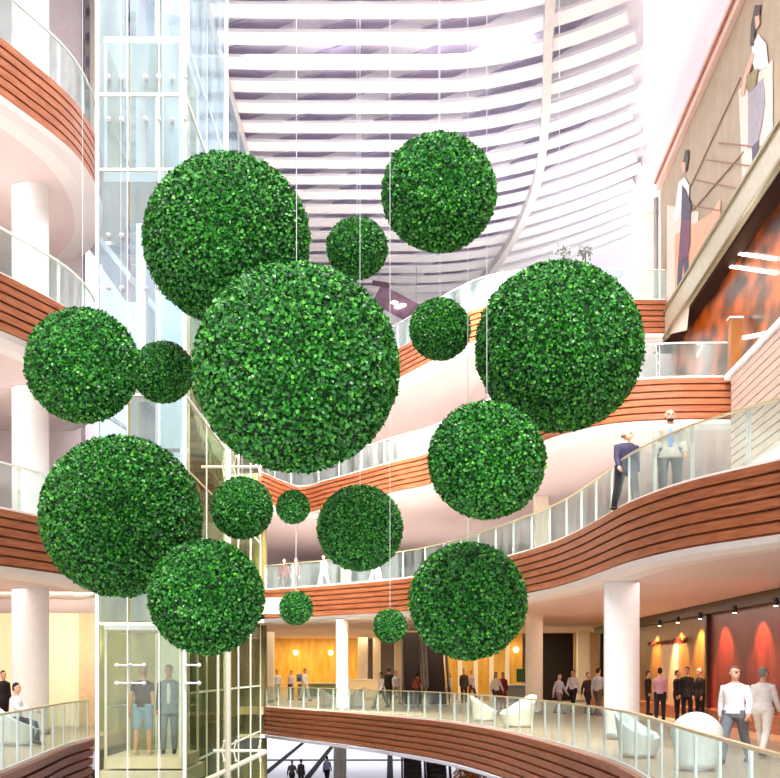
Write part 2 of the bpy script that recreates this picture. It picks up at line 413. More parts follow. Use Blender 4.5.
# brown stair flight behind the curtain wall
t = thing('staircase', 'brown stair flight slanting down behind the glass curtain wall', 'staircase', (-6.7, 22, 5.3))
bm = bmesh.new()
for i in range(16): bx(bm, 0, .2+i*.3, 5.1-i*.17, .55, .32, .17)
obj('steps', bm, WOODD, t)
bm = bmesh.new(); tube(bm, [(.25, 0, 6.1), (.25, 4.9, 3.4)], .04); obj('handrail', bm, PALEM, t)
for k in range(4):
    obj('baluster', CY_(.25, .3+k*1.4, 5.1-k*.79, 5.9-k*.77, .02, 8), PALEM, t)

# back shops on the lounge level
struct('wall_golden', B(-6.6, 46.4, 1.95, 9.6, .3, 3.9), YELLOW)
struct('wall_golden_right', B(5.0, 40.3, 1.95, 5.2, .3, 3.9), YELLOW)
struct('wall_shop_opening_dark', B(9.2, 40.3, 1.95, 2.8, .3, 3.9), DARKI)  # near-black slab paints the dark depth of an open shop
struct('wall_tan', B(12.1, 39.6, 1.95, 3.4, .3, 3.9), TAN)
bm = bmesh.new()
for x in (3.0, 4.0, 4.9, 5.8, 6.7): bx(bm, x, 40.05, 1.95, .25, .16, 3.9)
struct('trim_38', bm, CREAM)
for i, x in enumerate((-6.2, -3.9, 5.6, 7.2)):
    y = 46.1 if x < 0 else 40.0
    t = thing('wall_lamp', ['left warm wall lamp on the golden wall', 'right warm wall lamp on the golden wall', 'warm wall lamp on golden wall right of the escalators', 'warm wall lamp beside the round cream column'][i], 'wall lamp', (x, y, 2.9))
    bm = bmesh.new(); ball(bm, (0, -.12, 0), .16, 2); obj('shade', bm, LAMPW, t, smooth=True); obj('bracket', B(0, .02, 0, .1, .12, .1), STEEL, t)

# right shop front of the lounge level
XW = 10.5
struct('wall_brown_front', B(XW+.15, 28.9, 1.95, .3, 11.8, 3.9), BROWNW)
struct('wall_red_front', B(XW+.15, 17.5, 1.95, .3, 11.0, 3.9), REDW)
bm = bmesh.new()
bx(bm, XW-.12, 23.6, 3.72, .3, 23, .42); struct('trim_39', bm, pm('olive_header', '4c3c1a', .5))
bm = bmesh.new()
for y in (34.6, 23.0): bx(bm, XW-.06, y, 1.75, .14, .14, 3.5)
struct('trim_40', bm, pm('dark_mullion', '3c1f10', .4))
bm = bmesh.new(); bx(bm, XW-.2, 24.0, .22, .5, 23.6, .44); struct('baseboard_right', bm, WOODF)
# open doorway with pale panel
struct('door_1', B(XW-.05, 26.0, 1.35, .12, 1.5, 2.6), TAN)
def spot(x, y, z, tx, ty, tz, e, col, size=80, blend=.3, r=.03):
    l = bpy.data.lights.new('spot', 'SPOT'); l.energy = e; l.color = col; l.spot_size = math.radians(size); l.spot_blend = blend; l.shadow_soft_size = r
    o = bpy.data.objects.new('spot_light', l); C.objects.link(o); o.location = (x, y, z)
    o.rotation_euler = (Vector((tx, ty, tz))-Vector((x, y, z))).to_track_quat('-Z', 'Y').to_euler(); return o
k = 0
names = ['farthest', 'second farthest', 'middle', 'fourth from the far end', 'first over the red wall', 'second over the red wall', 'nearest over the red wall']
for y in (30.2, 27.5, 25.2, 23.6, 21.9, 19.7, 17.6):
    t = thing('spotlight', 'small ceiling spotlight washing the shop wall, '+names[k], 'spotlight', (XW-.8, y, 3.3)); k += 1
    obj('can', CY_(0, 0, 0, .2, .07, 16), BLACK, t); obj('lens', CY_(0, 0, -.02, 0, .05, 16), LAMPW, t)
    spot(XW-.8, y, 3.26, XW+.1, y, 1.6, 620 if y > 22.5 else 380, (1, .70, .42) if y > 22.5 else (1, .5, .3), 100, .4)
# script-like sign marks
bm = bmesh.new()
rr = random.Random(4)
for k in range(9):
    y0 = 28.2-k*.42; h = .06+.06*rr.random()
    pts = [(0, y0-.36*j/7, h*math.sin(j*1.7+k)) for j in range(8)]
    tube(bm, pts, .025, 6)
s = obj('shop_sign', bm, pm('sign_dark_red', '6a1c14', .4)); s.location = (XW-.1, 0, 2.75)
tag(s, 'small dark red looping script sign across the lit brown shop wall', 'sign')

# ------------------------------------------------------------------ orange shop on third level
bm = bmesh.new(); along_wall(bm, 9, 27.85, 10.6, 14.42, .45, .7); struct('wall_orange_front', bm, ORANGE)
bm = bmesh.new(); along_wall(bm, 9, 27.85, 14.3, 14.44, 0, .7); struct('ceiling_orange_front', bm, pm('brown_black_soffit', '2c1408', .85, spec=.1))
bm = bmesh.new(); along_wall(bm, 9, 21.2, 10.45, 10.6, -.1, .7); struct('trim_42', bm, WHITE)
bm = bmesh.new()
for i in range(12): along_wall(bm, 9, 20.9, 7.6+i*.235, 7.8+i*.235, -.02, .2)
struct('wall_louvre_cladding', bm, pm('beige_louvre', 'bfa79a', .5))
bm = bmesh.new(); along_wall(bm, 9, 20.95, 5.4, 10.45, .05, .4); struct('wall_louvre_core', bm, PINKW)
def on_wall(x, y, o): 
    Y = (8.55+o)/((x-CX)/F-.079); return Vector((wx(Y)+o, Y, ZC+(CY-y)*Y/F))
for i, (a, b) in enumerate((((742, 338), (776, 331)), ((692, 261), (776, 273)), ((734, 253), (776, 259)))):
    a = on_wall(*a, .38); b = on_wall(*b, .38); a.y *= K; b.y *= K; c = (a+b)/2
    t = thing('strip_light', ['lowest short', 'longest', 'uppermost'][i]+' white strip light across the orange shop wall', 'strip light', (c.x, c.y/K, c.z))
    bm = bmesh.new(); tube(bm, [a-c, b-c], .05, 8); obj('diffuser', bm, LAMP, t)
    bm = bmesh.new(); tube(bm, [a-c+Vector((.06, 0, 0)), b-c+Vector((.06, 0, 0))], .045, 8); obj('housing', bm, STEEL, t)
p = Vector((10.75, 21.1, 0))
t = thing('brown_pier', 'brown pier at the right end of third level glass', 'pier', (10.3, 20.9, 10.6)); obj('shaft', B(0, 0, .75, .36, .36, 1.6), pm('bronze_cladding', '8a5526', .35, .3), t, bevel=.02); obj('cap', B(0, 0, 1.58, .42, .42, .06), STEEL, t)

# ------------------------------------------------------------------ poster with two figures (flat print on the wall)
def pp(x, y, o=.0):
    Y = 8.55/((x-CX)/F-.079); return Vector((wx(Y)-.01-o, Y, ZC+(CY-y)*Y/F))
post = thing('wall_poster', 'long beige wall poster with two standing women above the orange shop', 'poster', (wx(20), 20, 15.5))
inv = -Vector((wx(20), 20, 15.5))
def ppoly(name, pix, m, o):
    bm = bmesh.new(); a = [bm.verts.new(pp(x, y, o)+inv) for x, y in pix]; b = [bm.verts.new(pp(x, y, o-.006)+inv) for x, y in pix]
    n = len(a); bm.faces.new(a); bm.faces.new(b)
    for i in range(n): bm.faces.new((a[i], a[(i+1) % n], b[(i+1) % n], b[i]))
    bmesh.ops.triangulate(bm, faces=bm.faces[:]); return obj(name, bm, m, post)
SAND = pm('print_sand', 'a89276', .45, var=.1, scale=1.2)
bm = bmesh.new(); along_wall(bm, 10, 27.6, 15.56, 20.7, -.012, .0)
bmesh.ops.translate(bm, verts=bm.verts, vec=inv); obj('print', bm, SAND, post)
LIGHTP = pm('print_pale', 'e6d2c4', .45, var=.08); PEACH = pm('print_peach', 'e8a584', .45, var=.1); NAVY = pm('print_navy', '3a3050', .5); PURP = pm('print_purple', '6c3c58', .5)
GREYD = pm('print_grey_dress', '9a8f9c', .5, var=.15); SKINP = pm('print_skin', 'd8a890', .5); HAIRP = pm('print_hair', '33201e', .5); OLP = pm('print_olive', '857848', .5, var=.2); WHP = pm('print_white', 'efe8e6', .5)
ppoly('pale_panel', [(668, 205), (700, 212), (688, 330), (668, 335)], LIGHTP, .03)
ppoly('peach_shape', [(676, 235), (712, 214), (722, 198), (721, 232), (699, 268), (676, 300)], PEACH, .035)
ppoly('light_panel', [(740, 90), (774, 60), (774, 140), (744, 190)], LIGHTP, .03)
bm = bmesh.new()
for a, b in (((742, 78), (691, 188)), ((690, 215), (745, 152)), ((720, 143), (774, 148)), ((708, 160), (760, 167)), ((696, 180), (745, 190)), ((690, 205), (730, 212))):
    tube(bm, [pp(*a, .035)+inv, pp(*b, .035)+inv], .022, 6)
obj('print_lines', bm, pm('print_line_brown', '94684e', .5), post)
# first woman
ppoly('hair', [(687, 150), (690, 150), (690, 160), (688, 171), (684, 172), (685, 160)], HAIRP, .05)
ppoly('face', [(683, 163), (687, 162), (687, 172), (684, 174)], SKINP, .055)
ppoly('blouse', [(680, 182), (686, 177), (691, 186), (690, 200), (684, 206), (678, 222), (675, 220)], WHP, .045)
ppoly('skirt', [(684, 185), (688, 190), (693, 205), (692, 220), (683, 220)], NAVY, .06)
ppoly('skirt_lower', [(683, 220), (692, 220), (692, 245), (689, 258), (680, 262)], PURP, .06)
ppoly('leg', [(680, 262), (685, 258), (681, 300), (679, 318), (677, 318)], NAVY, .06)
ppoly('leg', [(685, 258), (690, 256), (691, 285), (689, 290), (687, 289)], NAVY, .06)
# second woman
ppoly('hair', [(757, 5), (763, 5), (761, 16), (757, 28), (756, 46), (752, 46), (753, 25)], HAIRP, .05)
ppoly('face', [(757, 17), (761, 15), (762, 24), (758, 30)], SKINP, .055)
ppoly('blouse', [(754, 46), (760, 34), (768, 44), (770, 66), (758, 72), (754, 62)], WHP, .045)
ppoly('arm', [(754, 52), (757, 54), (748, 82), (746, 96), (742, 96), (746, 76)], SKINP, .055)
ppoly('bag', [(749, 76), (761, 68), (758, 86), (750, 92)], OLP, .065)
ppoly('dress', [(750, 92), (765, 78), (767, 100), (764, 125), (759, 146), (750, 148)], GREYD, .05)
ppoly('leg', [(754, 147), (761, 140), (760, 165), (757, 180), (755, 176)], NAVY, .055)

# ------------------------------------------------------------------ left tubes
def bar(name, a, b, r, m, label, cat):
    a = Vector(a); b = Vector(b); c = (a+b)/2
    t = thing(name, label, cat, c)
    bm = bmesh.new(); tube(bm, [a-c, b-c], r, 12); obj('tube', bm, m, t, smooth=True)
    for q in (a-c, b-c):
        bm = bmesh.new(); ball(bm, q, r*1.25, 2); obj('end_joint', bm, STEEL, t, smooth=True)
    return t
bar('diagonal_strut', at(-8, 108, 22.42), at(187, 347, 21.2), .11, WHITE, 'thick white diagonal strut running down behind upper left column to the lift shaft', 'strut')
bar('diagonal_strut', at(40, 372, 22.43), at(146, 441, 22.43), .07, WHITE, 'thin white diagonal strut between the two left ball pairs', 'strut')

# ------------------------------------------------------------------ glass lift shaft
t = thing('lift_shaft', 'tall glass lift shaft with white posts rising through left side', 'lift shaft', (-4.73, 13.3, -5.3))
SX = [-.83, .83]; SY = [0, 3.4]; TOP = 28.8
for x in SX:
    for y in SY: obj('post', B(x, y, TOP/2, .07, .04, TOP), PALEM, t)
for x in (-.25, .35): obj('mullion', B(x, -.02, TOP/2, .018, .02, TOP), PALEM, t)
zs = [5.3+h for h in (-1.6, 2.55, 6.9, 11.17, 12.6, 17.6)]
for z in zs:
    obj('cross_beam', B(0, 0, z, 1.72, .03, .055), PALEM, t); obj('cross_beam', B(.83, 1.7, z, .05, 3.4, .055), PALEM, t)
lv = [0.2]+zs
for a, b in zip(lv, lv[1:]):
    mm = GLC if b < 8.5 else GLT
    obj('glass_panel', B(-.55, .0, (a+b)/2, .55, .015, b-a-.1), mm, t)
    obj('glass_panel', B(.05, .0, (a+b)/2, .52, .015, b-a-.1), mm, t)
    obj('glass_panel', B(.6, .0, (a+b)/2, .44, .015, b-a-.1), mm, t)
    if b < 19: obj('milky_panel', B(-.44, 3.35, (a+b)/2, .74, .015, b-a-.1), GLM, t)['label'] = 'milky white rear glass'
    obj('glass_panel', B(.83, 1.7, (a+b)/2, .015, 3.25, b-a-.1), GLT if b > 17 else GLO, t)
for z in (5.3+1.76, 5.3+1.42):
    for x in (-.32, -.06, .98):
        bm = bmesh.new(); tube(bm, [(x-.12, -.06, z), (x+.14, -.06, z)], .018, 8); ball(bm, (x-.12, -.06, z), .045, 1); ball(bm, (x+.14, -.06, z), .045, 1)
        obj('spider_fitting', bm, WHITE, t)
for z in (14.2, 15.2, 17.4, 18.2):
    for x in (-.6, .1, .6):
        bm = bmesh.new(); ball(bm, (x, -.05, z), .05, 1); ball(bm, (x+.25, -.05, z), .05, 1); obj('spider_fitting', bm, WHITE, t)
def lift_car(z, label):
    c = thing('lift_car', label, 'lift car', (-4.76, 14.1, z))
    obj('floor_plate', B(0, 0, -.12, 1.5, 2.5, .22), pm('lift_floor', 'e8dccb', .4), c)
    obj('roof_plate', B(0, 0, 2.5, 1.5, 2.5, .12), WHITE, c)
    for sx in (-.72, .72):
        for sy in (-1.2, 1.2): obj('corner_post', B(sx, sy, 1.2, .05, .05, 2.5), PALEM, c)
    obj('side_glass', B(-.72, 0, 1.2, .015, 2.3, 2.4), GLC, c); obj('side_glass', B(.72, 0, 1.2, .015, 2.3, 2.4), GLC, c)
    obj('rear_glass', B(0, 1.2, 1.2, 1.4, .015, 2.4), GLC, c)
    bm = bmesh.new(); tube(bm, [(-.68, -1.15, .95), (-.68, 1.15, .95)], .02); tube(bm, [(.68, -1.15, .95), (.68, 1.15, .95)], .02); obj('handrail', bm, STEEL, c)
    return c
lift_car(0, 'glass lift car at the bottom of the shaft carrying two people')
u = lift_car(11.3, 'empty glass lift car high in the shaft beside top balls')
t = thing('lift_platform', 'pale landing platform with low edge under the lower lift car', 'platform', (-4.76, 14.1, -.42))
obj('deck', B(0, 0, 0, 1.66, 3.0, .3), pm('landing_stone', 'efe2d6', .5), t); obj('support', B(0, 0, -2.5, .9, 1.2, 4.6), OLIVE, t)

# glass curtain wall right of the shaft
t = thing('curtain_wall', 'tall glass curtain wall with pale mullions in front of olive interior', 'curtain wall', (-6.0, 20.5, -5.3))
ys = [0, 2.4, 4.8, 7.2, 9.6, 11.9]
obj('corner_mullion', B(0, 0, 14.3, .22, .2, 28.6), WHITE, t)
for y in ys[1:]: obj('mullion', B(0, y, 14.3, .05, .05, 28.6), PALEM, t)
zz = [0, 4.2, 6.3, 10.6, 12.9, 16.2, 18.9, 22.4, 25.6, 28.6]
for z in zz[1:]: obj('transom', B(0, 6, z, .05, 11.9, .06), PALEM, t)
for z0, z1 in zip(zz, zz[1:]):
    for y0, y1 in zip(ys, ys[1:]): obj('glass_panel', B(0, (y0+y1)/2, (z0+z1)/2, .015, y1-y0-.06, z1-z0-.08), GLO if z1 < 17 else GLT, t)

# white mast with brackets in front of the curtain wall
m0 = at(228, 672, 14.4)
t = thing('support_mast', 'slim white mast with horizontal arms and spider brackets before the olive glass', 'mast', (m0.x, 14.4, -5.3))
obj('pole', CY_(0, 0, 0, 14.5, .065, 16), CREAMM, t, smooth=True)
for z in (5.3+.03-.02, 10.55+.6):
    bm = bmesh.new(); tube(bm, [(-.55 if z > 8 else -.3, 0, z), (.75, 0, z)], .03, 8); obj('arm', bm, CREAMM, t)
    for x in (-.12, .12, .62):
        bm = bmesh.new()
        for dz in (-.2, .2):
            tube(bm, [(x, -.03, z), (x+.05, -.05, z+dz)], .015, 6); ball(bm, (x+.05, -.05, z+dz), .035, 1)
        obj('bracket', bm, CREAMM, t)
bm = bmesh.new(); tube(bm, [(-1.1, 0, 4.4), (.8, 0, 5.3)], .05, 10); obj('brace', bm, CREAMM, t)
m1 = at(218, 672, 14.4)
t = thing('thin_pole', 'thin white pole just left of the mast', 'pole', (m1.x, 14.4, -5.3)); obj('shaft', CY_(0, 0, 4.0, 9.4, .03, 12), CREAMM, t); obj('tip', CY_(0, 0, 9.4, 9.45, .05, 12), STEEL, t); obj('foot', CY_(0, 0, 0, 4.0, .04, 12), CREAMM, t)
# glass rail with fittings by the diagonal strut
pa = at(101, 265, 18.6)
t = thing('rail_post', 'white rail post with two spider fittings left of the lift shaft', 'rail post', (pa.x, 18.6, 10.6))
obj('shaft', CY_(0, 0, 0, pa.z-10.6, .04, 12), PALEM, t)
for z in (pa.z-10.6, pa.z-11.1):
    bm = bmesh.new(); tube(bm, [(-.25, 0, z), (.02, 0, z-.05)], .018, 6); ball(bm, (-.25, 0, z), .05, 1); ball(bm, (-.18, 0, z-.12), .04, 1); obj('spider_fitting', bm, WHITE, t)

# mauve roof canopy at the far end
p = at(398, 305, 38)
t = thing('mauve_canopy', 'dark mauve canopy panel with pale lamps hanging under far end of roof', 'canopy', (p.x, 38, p.z))
bm = bmesh.new(); bx(bm, 0, 0, 0, 2.6, .2, 1.1, 0, 0, .5); obj('panel', bm, pm('mauve_panel', '8a6a7e', .5, var=.3, scale=2), t)
bm = bmesh.new(); bx(bm, -.9, -.1, 1.1, 1.0, .15, .25, 0, 0, .15); obj('upper_blade', bm, pm('mauve_dark', '6a4a5c', .5), t)
for x, z in ((-.2, .1), (.25, -.05), (.0, -.15)):
    bm = bmesh.new(); ball(bm, (x, -.16, z), .14, 1, (1.6, .6, .7)); obj('lamp', bm, LAMP, t)
for x in (-1.0, 1.0):
    obj('rod', CY_(x, 0, .1 if x > 0 else .3, 23.6-p.z, .03, 8), STEEL, t)

# ------------------------------------------------------------------ stretch the plan to its real depth
STRETCH = ('curtain_wall', 'wall_poster', 'lift_shaft', 'staircase')
seen = set()
def stretch(o):
    me = o.data
    if me and me.name not in seen:
        seen.add(me.name)
        for v in me.vertices: v.co.y *= K
for o in list(C.objects):
    if o in DONE or o.parent: continue
    if o.type == 'LIGHT': o.location.y *= K; continue
    if o.type == 'MESH':
        stretch(o)
        o.location.y *= K
    else:
        o.location.y *= K
        if o.name.split('.')[0] in STRETCH:
            for c in o.children: stretch(c)
F *= K
balustrade(L1m, 0, 1, 'pale railed glass balustrade around the lowest balcony with lounge chairs', h=.97, step=1.7)
balustrade(L2m, 5.3, 1, 'glass balustrade in front of the two men above the lounge', h=1.12, step=1.9)
balustrade(L3m, 10.6, 1, 'glass balustrade of third level ending below the orange shop', h=1.1, step=2.2, rail_m=PALEM)
balustrade(L4m, 15.9, 1, 'glass balustrade of topmost curved balcony under the ribbed roof', h=1.2, step=2.2, rail_m=PALEM)
balustrade(L1l, 0, 1, 'glass balustrade at lower left above boards shaded dark maroon', h=.97, step=1.6)
balustrade(LUl, 5.3, 1, 'left side glass balustrade on second level beside the big white column', h=1.1, step=2.0, rail_m=PALEM)
balustrade(LUl, 10.6, 1, 'left side glass balustrade on third level above pink wall', h=1.1, step=2.0, rail_m=PALEM)
balustrade(LUl, 15.9, 1, 'left side glass balustrade on top level in the upper corner', h=1.2, step=2.0, rail_m=PALEM)

# ------------------------------------------------------------------ hanging boxwood balls
def foliage(name, R, n, L, seed):
    rr = random.Random(seed); vs = []; fs = []; rnd = []
    for k in range(n):
        zc = 1-2*(k+.5)/n; a = k*2.399963+rr.random()*.8; s = math.sqrt(1-zc*zc)
        d = Vector((s*math.cos(a), s*math.sin(a), zc)); d = (d+Vector((rr.gauss(0, 1), rr.gauss(0, 1), rr.gauss(0, 1)))*.012).normalized()
        rad = R*(.905+.068*rr.random())
        t = d.orthogonal().normalized(); t.rotate(Matrix.Rotation(rr.random()*2*PI, 3, d))
        tilt = math.radians(rr.uniform(8, 62))
        ax = (t*math.cos(tilt)+d*math.sin(tilt)).normalized()
        w = ax.cross(d).normalized(); w.rotate(Matrix.Rotation(rr.uniform(-.7, .7), 3, ax))
        up = w.cross(ax).normalized()
        l = L*rr.uniform(.75, 1.2); ww = l*.42; b = d*rad
        i = len(vs)
        fold = l*rr.uniform(.04, .14)
        vs += [b, b+ax*l*.5+w*ww+up*fold, b+ax*l+up*l*-.06, b+ax*l*.5-w*ww+up*fold]
        fs += [(i, i+1, i+2), (i, i+2, i+3)]
        v = min(1, max(0, rr.gauss(.48, .27))); rnd += [v]*4
    i0 = len(vs)
    bm = bmesh.new(); bmesh.ops.create_icosphere(bm, subdivisions=4, radius=R*.93)
    bm.verts.ensure_lookup_table()
    for v in bm.verts: vs.append(v.co.copy()); rnd.append(.0)
    nf = len(fs)
    for f in bm.faces: fs.append(tuple(i0+v.index for v in f.verts))
    bm.free()
    me = bpy.data.meshes.new(name); me.from_pydata(vs, [], fs)
    at_ = me.attributes.new('rnd', 'FLOAT', 'POINT'); at_.data.foreach_set('value', rnd)
    me.materials.append(LEAF); me.materials.append(CORE)
    for p in me.polygons[nf:]: p.material_index = 1; p.use_smooth = True
    return me
FB = foliage('foliage', 1.2, 25000, .056, 1); FM = foliage('foliage', .75, 12500, .050, 2)
FS = foliage('foliage', .45, 6500, .040, 3); FT = foliage('foliage', .19, 2200, .026, 4)
BALLS = [  # x, y, r px, depth, mesh, mesh radius, wire top z or None, label
 (296, 367, 105, 8.0, FB, 1.2, None, 'largest green boxwood ball hanging at the centre of the cluster'),
 (226, 238, 86, 9.8, FB, 1.2, None, 'large green boxwood ball at upper left, partly behind the largest one'),
 (560, 346, 86, 9.8, FB, 1.2, None, 'large green boxwood ball at the right, above the two men'),
 (120, 516, 82, 10.6, FB, 1.2, None, 'large green boxwood ball at the lower left'),
 (439, 192, 59, 8.9, FM, .75, None, 'medium green boxwood ball highest on the right under the roof ribs'),
 (82, 365, 58, 9.05, FM, .75, None, 'medium green boxwood ball farthest left, in front of a small one'),
 (487, 460, 59, 8.9, FM, .75, None, 'medium green boxwood ball just below the large right ball'),
 (206, 597, 58, 9.6, FM, .75, 'b1', 'medium green boxwood ball overlapping lower left large ball, above the lift passengers'),
 (468, 601, 59, 9.9, FM, .83, None, 'medium green boxwood ball lowest on the right, above the lounge'),
 (360, 528, 43, 9.15, FM, .56, None, 'smaller medium boxwood ball below and right of the largest ball'),
 (357, 248, 31, 10.16, FS, .45, None, 'small boxwood ball near the top between two upper balls'),
 (440, 329, 31, 10.16, FS, .45, None, 'small boxwood ball between the largest and the large right ball'),
 (163, 372, 31, 10.5, FS, .47, None, 'small boxwood ball tucked behind the farthest left ball'),
 (242, 508, 31, 9.9, FS, .45, 'b1', 'small boxwood ball right of the lower left large ball'),
 (293, 507, 16.5, 8.0, FT, .19, 'b0', 'tiny boxwood ball directly beneath the largest ball'),
 (296, 608, 16.5, 8.0, FT, .19, 'm', 'tiny boxwood ball hanging below another tiny ball over second level fascia'),
 (390, 626, 16.5, 8.7, FT, .205, None, 'tiny boxwood ball lowest near the escalators'),
]
cen = {}
for i, (x, y, r, Y, me, R0, hang, lab) in enumerate(BALLS):
    Y *= K; dx, dy = (x-CX)/F, (CY-y)/F; rho = math.hypot(dx, dy); th = math.atan(rho); al = math.atan(r/F)
    for _ in range(40):
        c_ = (math.tan(th+al)+math.tan(th-al))/2; mj = (math.tan(th+al)-math.tan(th-al))/2
        mn = math.sin(al)/math.sqrt(math.cos(th)**2-math.sin(al)**2)
        th += (rho-c_)*.5; al *= (r/F/math.sqrt(mj*mn))**.7
    q_ = math.tan(th)/rho; p = Vector((dx*q_*Y, Y, ZC+dy*q_*Y)); R = math.sin(al)*Y/math.cos(th); cen[i] = (p, R)
    t = thing('boxwood_ball', lab, 'topiary ball', p, 0, 'hanging boxwood balls')
    o = bpy.data.objects.new('foliage', me); C.objects.link(o); o.parent = t
    base = {FB.name: 1.2, FM.name: .75, FS.name: .45, FT.name: .19}[me.name]
    sc = R/base*1.01; o.scale = (sc,)*3; o.rotation_euler = (0, 0, random.random()*6)
    ztop = 23.75
    if hang in ('b1', 'b0', 'm'):
        q, Rq = cen[{'b1': 1, 'b0': 0, 'm': 14}[hang]]
        dd = (Vector((p.x, p.y))-Vector((q.x, q.y))).length
        ztop = q.z-math.sqrt(max(.001, Rq*Rq-dd*dd))+.03
    obj('hanging_wire', CY_(0, 0, R*.9, ztop-p.z, .0034, 6), WIRE, t)
    obj('wire_ring', CY_(0, 0, R*.95, R*1.01, .012, 8), STEEL, t)

# ------------------------------------------------------------------ tub chairs
def tub_mesh():
    bm = bmesh.new(); n = 28; rows = 9
    def pt(th, f, inner):
        # th from -pi..pi, 0 = back (+Y)
        hgt = .42+.50*max(0, math.cos(th*.62))**2.2 if abs(th) < PI*.86 else .40
        if abs(th) > PI*.72: hgt = .36
        r = .36+.12*f*(1 if not inner else .9)-(.06 if inner else 0)
        return Vector((r*math.sin(th)*1.05, r*math.cos(th), .04+hgt*f))
    g = []
    for j in range(rows+1):
        g.append([bm.verts.new(pt(-PI+2*PI*k/n, j/rows, False)) for k in range(n)])
    h = []
    for j in range(rows+1):
        h.append([bm.verts.new(pt(-PI+2*PI*k/n, 1-j/rows*.62, True)) for k in range(n)])
    for G in (g, h):
        for a, b in zip(G, G[1:]):
            for k in range(n): bm.faces.new((a[k], a[(k+1) % n], b[(k+1) % n], b[k]))
    for k in range(n): bm.faces.new((g[-1][k], g[-1][(k+1) % n], h[0][(k+1) % n], h[0][k]))
    bm.faces.new(g[0]); bm.faces.new(h[-1])
    return mesh('shell', bm, True)
TUB = tub_mesh()
bm = bmesh.new(); cyl(bm, 0, 0, .0, .13, .31, 28); CUSH = mesh('seat_cushion', bm, True)
bm = bmesh.new(); cyl(bm, 0, 0, 0, .05, .33, 28); FOOT = mesh('foot_ring', bm)
CREAMS = pm('cream_leather', 'f2ecd4', .45, var=.03); TEALS = pm('pale_teal_shell', 'ecf2ee', .4, var=.03)
def tub(x, feet, rz, label, m=SEATW, s=1.0, wide=1.0, z=0):
    Y = F*(ZC-z)/(feet-CY); p = at(x, feet, Y)
    t = thing('tub_chair', label, 'armchair', (p.x, Y, z), rz, 'tub armchairs')
    for nm, me, mm, zz in (('shell', TUB, m, 0), ('seat_cushion', CUSH, m, .36), ('foot_ring', FOOT, STEEL, 0)):
        o = bpy.data.objects.new(nm, me); C.objects.link(o); o.parent = t; o.location = (0, 0, zz*s); o.scale = (s*wide, s*wide, s)
        if not me.materials: me.materials.append(None)
        o.material_slots[0].link = 'OBJECT'; o.material_slots[0].material = mm
    return t
tub(697, 770, 2.9, 'white round-backed tub chair nearest the striding man', TEALS, 1.02, .85)
tub(638, 757, 1.1, 'pale tub chair seen from the side beside the thickest white column', TEALS, .95, 1.0)
tub(484, 721, 1.35, 'low cream tub chair facing the other near round cream column, left one', CREAMS, .88, 1.1)
tub(518, 727, -1.2, 'cream tub chair just left of the round cream column', CREAMS, 1.0, 1.15)
tub(328, 706, 1.35, 'far white tub chair left of the slim column', CREAMS, .9, 1.0)
tub(355, 707, -1.3, 'far white tub chair right of the slim column', CREAMS, .95, 1.1)
tub(16, 745, 1.9, 'pale teal tub chair under the seated person at lower left', TEALS, .95, 1.15)

# counters
def counter(x, feet, w, h, m, label):
    Y = F*ZC/(feet-CY); p = at(x, feet, Y); t = thing('counter', label, 'counter', (p.x, Y, 0))
    obj('body', B(0, 0, h/2-.02, w, .7, h-.06), m, t); obj('top', B(0, 0, h-.03, w+.1, .8, .06), WHITE, t); obj('kick', B(0, -.34, .05, w-.1, .04, .1), STEEL, t)
counter(517, 704, 2.2, 1.0, pm('grey_counter', '9aa3ad', .4), 'grey reception counter behind the cream tub chairs')
counter(364, 699, 2.6, 1.2, CREAMP, 'cream counter behind the far white tub chairs')
counter(325, 698, 3.4, .95, pm('green_glass_counter', '7f8f5c', .3, var=.3), 'low olive green counter below the golden wall')
p = at(524, 672, 37*K)
t = thing('green_screen', 'dark green panel standing behind the grey counter', 'panel', (p.x, 37*K, 0)); obj('panel', B(0, 0, 1.45, .8, .06, .7), pm('dark_green', '24401f', .5), t); obj('stand', B(0, 0, .55, .08, .06, 1.1), STEEL, t); obj('foot', B(0, 0, .02, .4, .3, .04), STEEL, t)

# ------------------------------------------------------------------ escalators
def escalator(x0, y0, z0, rise, label, g=None):
    y0 *= K
    t = thing('escalator', label, 'escalator', (x0, y0, z0), 0, g); run = rise/math.tan(math.radians(30)); n = int(rise/.2)
    bm = bmesh.new()
    for i in range(n): bx(bm, 0, run*(i+.5)/n, rise*(i+.5)/n, .84, run/n, rise/n)
    obj('steps', bm, TREAD, t)
    for s in (-.52, .52):
        bm = bmesh.new(); v = [bm.verts.new(c) for c in ((s, -.5, 0), (s, run, rise-.1), (s, run, rise+.75), (s, -.5, .8))]; bm.faces.new(v)
        r = bmesh.ops.extrude_face_region(bm, geom=bm.faces[:]); bmesh.ops.translate(bm, verts=[q for q in r['geom'] if isinstance(q, bmesh.types.BMVert)], vec=(.05, 0, 0))
        obj('side_panel', bm, BLACK, t)
        bm = bmesh.new(); tube(bm, [(s+.02, -.6, .5), (s+.02, -.55, .8), (s+.02, -.4, .92), (s+.02, run, rise+.85)], .045, 8); obj('handrail', bm, BLACK, t)
    obj('comb_plate', B(0, -.6, .03, .9, .8, .05), STEEL, t)
escalator(1.12, 34.3, 0, 3.75, 'left of two dark escalators rising from the lounge')
escalator(2.35, 34.3, 0, 3.75, 'right of two dark escalators rising from the lounge')
escalator(1.05, 30.5, -5.29, 3.7, 'left of two dark escalators below the lowest balcony')
escalator(2.2, 30.5, -5.29, 3.7, 'right of two dark escalators below the lowest balcony')

